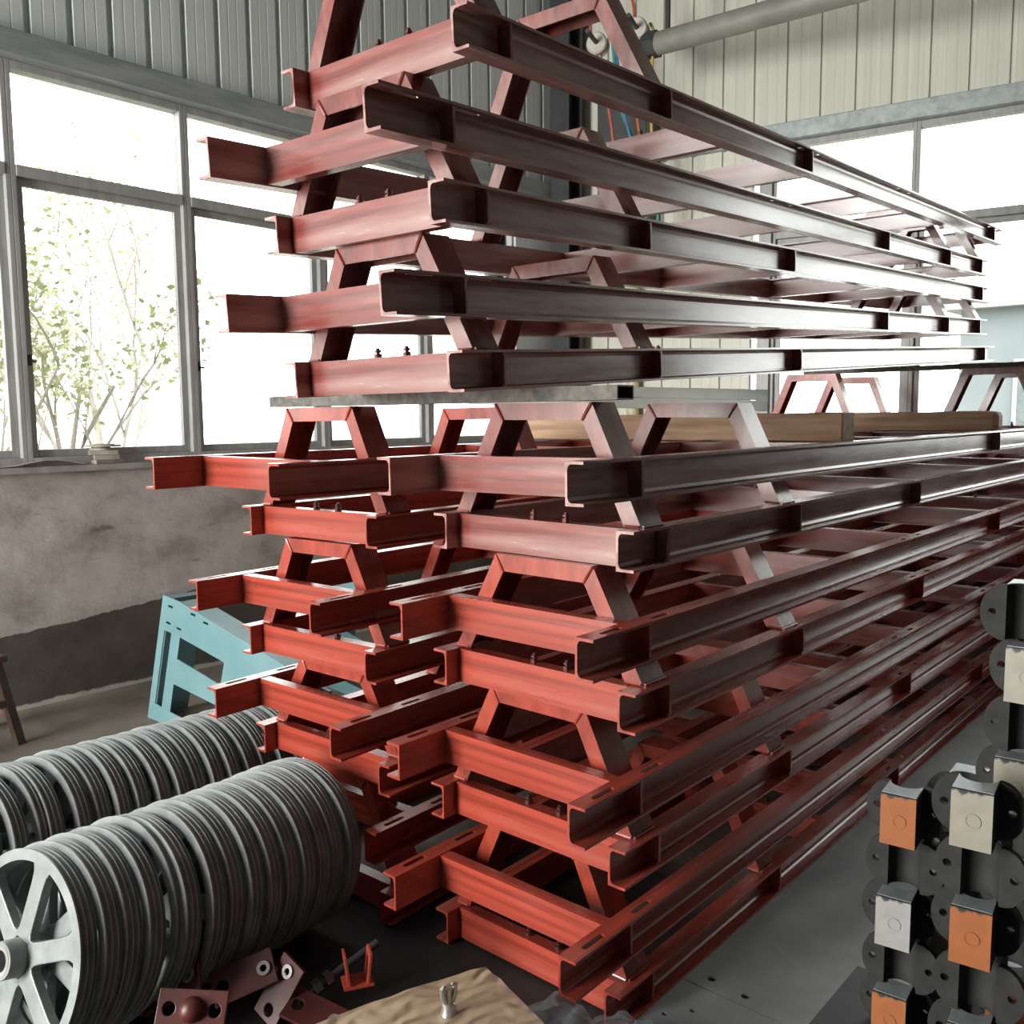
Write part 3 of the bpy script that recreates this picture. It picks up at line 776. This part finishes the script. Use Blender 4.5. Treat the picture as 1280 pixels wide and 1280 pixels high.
# ------------------------------------------------------------------ small red brackets and bolts between wheels and package
def bracket(label, loc, rot, kind):
    mw = Matrix.Translation(loc) @ Matrix.Rotation(R(rot[2]), 4, 'Z') @ Matrix.Rotation(R(rot[1]), 4, 'Y') @ Matrix.Rotation(R(rot[0]), 4, 'X')
    r = thing('bracket' if kind != 'bolt' else 'anchor_bolt', label, 'bracket' if kind != 'bolt' else 'bolt', mw, 'loose red brackets' if kind != 'bolt' else None)
    if kind in ('plate', 'dome'):
        bm = bmesh.new(); w, h = .085, .045
        pts = [(-w, -h), (w, -h), (w, h), (-w, h)]
        hs = [[(cxx+.016*math.cos(t*math.pi/8), .016*math.sin(t*math.pi/8)) for t in range(16)] for cxx in (-.056, .056)]
        poly_with_holes(bm, pts, hs, -.006, .012); obj('plate', bm, M['red_part_shaded'], r, bevel=.002)
        if kind == 'dome':
            bm = bmesh.new(); lathe(bm, [(.030*math.cos(a), .026*math.sin(a)) for a in [i*math.pi/16 for i in range(8)]]+[(.002, .026)], 24, Matrix.Translation((0, -.006, 0)) @ Matrix.Rotation(R(90), 4, 'X'))
            obj('dome', bm, M['red_part_shaded'], r, smooth=True)
        else:
            bm = bmesh.new(); lathe(bm, [(.009, 0), (.018, 0), (.018, .006), (.009, .006)], 20, Matrix.Translation((.056, -.0065, 0)) @ Matrix.Rotation(R(90), 4, 'X'), closed=True)
            obj('washer', bm, M['machined'], r, smooth=True)
    elif kind == 'u':
        obj('base', B(-.04, -.03, -.004, .04, .03, .004), M['red_bright'], r)
        for s in (-1, 1):
            bm = bmesh.new(); poly_with_holes(bm, [(-.03, .004), (.03, .004), (.024, .085), (-.03, .085)], [slot(0, .05, .005, .018)], -.003, .006)
            bmesh.ops.rotate(bm, verts=bm.verts[:], cent=(0, 0, 0), matrix=Matrix.Rotation(R(90), 3, 'Z'))
            for v in bm.verts: v.co.x += s*.024 + s*v.co.z*.12
            obj('cheek', bm, M['red_bright'], r)
    else:
        bm = bmesh.new(); tube(bm, [(0, 0, 0), (0, 0, .26)], .011, 12); obj('shank', bm, M['dark'], r, smooth=True)
        bm = bmesh.new(); lathe(bm, [(.022, .05), (.022, .07)], 6); obj('nut', bm, M['dark'], r)
        bm = bmesh.new(); lathe(bm, [(.022, .085), (.022, .105)], 6); obj('nut', bm, M['dark'], r)
BR = [('red bracket plate with two holes and a domed boss, lowest of the heap', 240, 1262, .16, (-30, 4, 42), 'dome'),
      ('tilted dark red bracket plate with a bright washer, below the wheels', 215, 1232, .13, (-50, -28, 40), 'plate'),
      ('dark red bracket plate with one hole showing, behind the domed one', 305, 1222, .12, (-40, -18, 55), 'plate'),
      ('dark red bracket plate with washer lying right of the others', 350, 1238, .08, (-55, -60, 60), 'plate'),
      ('dark red bracket plate lying flat at the bottom of the heap', 395, 1268, .05, (-70, 12, 20), 'plate'),
      ('bright red forked bracket standing beside the cardboard package', 447, 1226, .10, (0, 0, 60), 'u')]
import sys
def unproj(u, v, zz):
    X_, Y_ = (u-640)/1158.584, -(v-640)/1158.584
    d = fw + cx*X_ + cy*Y_
    t = (zz-CAM_H)/d.z
    return Vector((0, 0, CAM_H)) + d*t
p = unproj(784, 1268, .17)
film_sheet('plastic_film', 'clear plastic film bag at the bottom edge of the photo', (p.x, p.y, .0065), .30, .155, 5, 10)
LOC = {'dome': (0, 0, 0)}
for lab, u, v, zz, rot, kd in BR:
    p = unproj(u, v, zz); bracket(lab, (round(p.x, 3), round(p.y, 3), zz), rot, kd)
p = unproj(372, 1252, .06)
bracket('dark threaded anchor bolt pointing at the forked red bracket', (p.x, p.y, .06), (-75, 0, -8), 'bolt')

# ------------------------------------------------------------------ overhead pipe, insulators and wires at upper right
pp = thing('overhead_pipe', 'grey overhead pipe running under the pale cladding at upper right', 'pipe', (0, 0, 0))
bm = bmesh.new(); A_, B_ = Vector((-4.05, 6.35, 4.43)), Vector((-1.9, 6.35, 4.36))
tube(bm, [A_, B_, B_+(B_-A_)], .085, 28); obj('pipe_body', bm, M['pipe'], pp, smooth=True)
bm = bmesh.new(); tube(bm, [A_+Vector((-.10, 0, .01)), A_+Vector((.02, 0, 0))], .10, 6); obj('end_clamp', bm, M['dark'], pp)
bm = bmesh.new(); tube(bm, [(-.6, 6.35, 4.3), (-.6, 6.35, 6.3)], .02, 8); obj('hanger', bm, M['dark'], pp)
bm = bmesh.new(); tube(bm, [(-3.95, 6.35, 4.45), (-3.95, 6.35, 6.3)], .02, 8); obj('hanger', bm, M['dark'], pp)
bx_ = thing('switch_box', 'dark wall box behind the upper stack near the corner', 'box', (0, 0, 0))
obj('housing', rwb(.42, -.20, 3.05, .92, -.025, 4.35), M['dark'], bx_, bevel=.01)
obj('door', rwb(.46, -.208, 3.10, .88, -.202, 4.30), M['dark'], bx_)
for k, (x, y, zz) in enumerate(((-4.20, 6.32, 4.56), (-4.58, 6.32, 4.55))):
    r = thing('insulator', ['white ceramic insulator at the end of the overhead pipe', 'white ceramic insulator left of the pipe, behind the upper stack'][k], 'insulator', (x, y, zz), 'ceramic insulators')
    bm = bmesh.new(); mt = Matrix.Rotation(R(90), 4, 'X') @ Matrix.Rotation(R(20), 4, 'Y')
    lathe(bm, [(.03, -.06), (.075, -.06), (.085, -.045), (.075, -.03), (.05, -.012), (.05, .012), (.075, .03), (.085, .045), (.075, .06), (.03, .06)], 28, mt)
    obj('reel', bm, M['ceramic'], r, smooth=True)
    bm = bmesh.new(); lathe(bm, [(.018, -.07), (.018, .30)], 10, mt.inverted() if False else mt); obj('pin', bm, M['dark'], r)
def wire(mat, lab, pts, rad=.012):
    bm = bmesh.new(); P_ = [Vector(p) for p in pts]; out = []
    for i in range(len(P_)-1):
        a, b_ = P_[i], P_[i+1]; pr = P_[max(i-1, 0)]; nx_ = P_[min(i+2, len(P_)-1)]
        for k in range(6):
            t = k/6
            out.append(.5*((2*a)+(b_-pr)*t+(2*pr-5*a+4*b_-nx_)*t*t+(3*a-pr-3*b_+nx_)*t**3))
    out.append(P_[-1]); tube(bm, out, rad, 6)
    tag(obj('electric_wire', bm, mat, smooth=True), lab, 'wire', 'wires by the insulators')
wire(M['wire_red'], 'orange red wire dropping from the roof onto the right insulator', [(-4.22, 6.38, 6.28), (-4.26, 6.36, 5.3), (-4.27, 6.33, 4.9), (-4.22, 6.30, 4.66), (-4.28, 6.3, 4.4), (-4.25, 6.4, 3.9), (-4.2, 6.5, 3.2)])
wire(M['wire_yellow'], 'yellow wire hanging from the end of the overhead pipe', [(-4.14, 6.40, 4.62), (-4.08, 6.36, 4.5), (-4.10, 6.36, 4.2), (-4.12, 6.4, 3.8), (-4.14, 6.5, 3.3)])
wire(M['wire_red'], 'red wire dropping onto the left insulator', [(-4.66, 6.38, 6.28), (-4.66, 6.34, 5.2), (-4.64, 6.30, 4.66), (-4.56, 6.3, 4.42), (-4.5, 6.4, 3.9), (-4.5, 6.5, 3.2)])
wire(M['wire_blue'], 'blue wire hanging between the two insulators', [(-4.50, 6.4, 4.58), (-4.42, 6.36, 4.40), (-4.38, 6.4, 4.0), (-4.28, 6.5, 3.5), (-4.25, 6.55, 3.1)])
wire(M['wire_green'], 'green wire hanging beside the blue one', [(-4.50, 6.4, 4.62), (-4.46, 6.38, 4.40), (-4.42, 6.44, 4.0), (-4.2, 6.55, 3.5), (-4.18, 6.6, 3.1)])
bm = bmesh.new(); tube(bm, [RW @ Vector((.72, -.09, 0)), RW @ Vector((.72, -.09, 3.0))], .055, 16)
tag(obj('downpipe', bm, M['cream'], smooth=True), 'cream pipe standing against the pale cladding behind the upper stack', 'pipe')

# ------------------------------------------------------------------ trees outside the left windows
def tree(loc, h, seed, label, nstem=5, leafn=900):
    random.seed(seed)
    r = thing('garden_tree', label, 'tree', loc, 'trees outside the left windows')
    tips = []; bt = bmesh.new()
    def grow(p, d, L, rad, lev):
        pts = [p]; rr_ = [rad]; q = p.copy(); dd = d.copy()
        for k in range(5):
            dd = (dd + Vector((random.uniform(-.16, .16), random.uniform(-.16, .16), random.uniform(-.02, .12)))).normalized()
            q = q + dd*(L/5); pts.append(q.copy()); rr_.append(rad*(1-.13*(k+1)))
            if lev and k > 1: tips.append((q.copy(), dd.copy()))
            if lev < 3 and k >= 1 and random.random() < .75:
                nd = (dd + Vector((random.uniform(-.9, .9), random.uniform(-.9, .9), random.uniform(0, .5)))).normalized()
                grow(q.copy(), nd, L*.55, rad*.55, lev+1)
        tips.append((q.copy(), dd.copy())); tube(bt, pts, rr_, 6)
    for k in range(nstem):
        a = 2*math.pi*k/nstem+random.random()
        grow(Vector((.05*math.cos(a), .05*math.sin(a), 0)), Vector((.32*math.cos(a), .32*math.sin(a), 1)).normalized(), h*.62, .042, 0)
    obj('trunk', bt, M['bark'], r, smooth=True)
    bl = bmesh.new(); random.shuffle(tips); tips = [q for q in tips if q[0].z > h*random.uniform(.36, .62)] or tips
    for i in range(leafn):
        p, d = tips[i % len(tips)]
        c = p + Vector((random.gauss(0, .12), random.gauss(0, .12), random.gauss(0, .1)))
        u = Vector((random.gauss(0, 1), random.gauss(0, 1), random.gauss(.2, .8))).normalized(); w = u.cross(Vector((random.gauss(0, 1), random.gauss(0, 1), random.gauss(0, 1)))).normalized()
        L = random.uniform(.045, .085); W_ = L*.3; n_ = u.cross(w)
        vs = [bl.verts.new(q) for q in (c, c+u*L*.4+w*W_+n_*.006, c+u*L, c+u*L*.4-w*W_+n_*.006)]
        bl.faces.new(vs)
    tag(obj('foliage', bl, M['leaf'], r), kind='stuff')
tree((-7.6, 2.75, -.12), 3.5, 11, 'pale slender branching tree seen through the second window pane', 6, 5200)
tree((-8.6, 1.9, -.12), 3.4, 23, 'pale leafy tree at the left edge of the window view', 4, 3600)
tree((-10.4, 4.9, -.12), 4.2, 31, 'taller pale tree farther behind the window post', 5, 1200)

# pale building across the yard, seen through the right windows
bd = thing('yard_building', 'pale grey blue building across the yard beyond the right windows', 'building', (0, 0, 0))
m_b = simple('grey_blue_render', (.155, .175, .185), (.135, .155, .165), rough=.9, sc=.8, st=0)
obj('wall', B(-5.6, 20, -.12, -.6, 26, 3.6), m_b, bd)
obj('roof', B(-5.9, 19.7, 3.6, -.3, 26.3, 3.8), simple('pale_roof_edge', (.3, .31, .31), rough=.8, st=0), bd)
for k in range(2):
    f = obj('window', B(-4.6+2.4*k, 19.94, 1.0, -3.2+2.4*k, 20, 2.6), M['frame_alu'], bd)
    obj('pane', B(-4.52+2.4*k, 19.93, 1.08, -3.28+2.4*k, 19.938, 2.52), simple('dull_glass_%d' % k, (.12, .14, .15), rough=.2, st=0), f)

# ------------------------------------------------------------------ light: overcast daylight through windows and the open doorway
w = bpy.data.worlds.new('daylight'); SC.world = w; w.use_nodes = True
nt = w.node_tree; bg = nt.nodes['Background']; bg.inputs[0].default_value = (.98, 1, .985, 1); bg.inputs[1].default_value = 7.5
def portal(loc, size, rot):
    l = bpy.data.lights.new('window_portal', 'AREA'); l.shape = 'RECTANGLE'; l.size, l.size_y = size; l.cycles.is_portal = True
    o = bpy.data.objects.new('window_portal', l); COL.objects.link(o); o.location = loc; o.rotation_euler = rot; return o
portal((XL-.3, 2.6, 2.45), (2.2, 7.3), (0, R(-90), 0))
o = portal((0, 0, 0), (4.4, 2.5), (0, 0, 0)); o.matrix_world = RW @ Matrix.Translation((4.05, .35, 2.55)) @ Matrix.Rotation(R(-90), 4, 'X')
l = bpy.data.lights.new('doorway_daylight', 'AREA'); l.shape = 'RECTANGLE'; l.size, l.size_y = 2.3, 4.2; l.energy = 900; l.color = (1, .97, .92)
o = bpy.data.objects.new('doorway_daylight', l); COL.objects.link(o); o.location = (-3.95, -5.08, 2.2); o.rotation_euler = (R(90), 0, 0)
SC.cycles.max_bounces = 8
vs_ = SC.view_settings
vs_.view_transform = 'Standard'; vs_.look = 'None'; vs_.gamma = 1; vs_.use_curve_mapping = False; vs_.exposure = .14
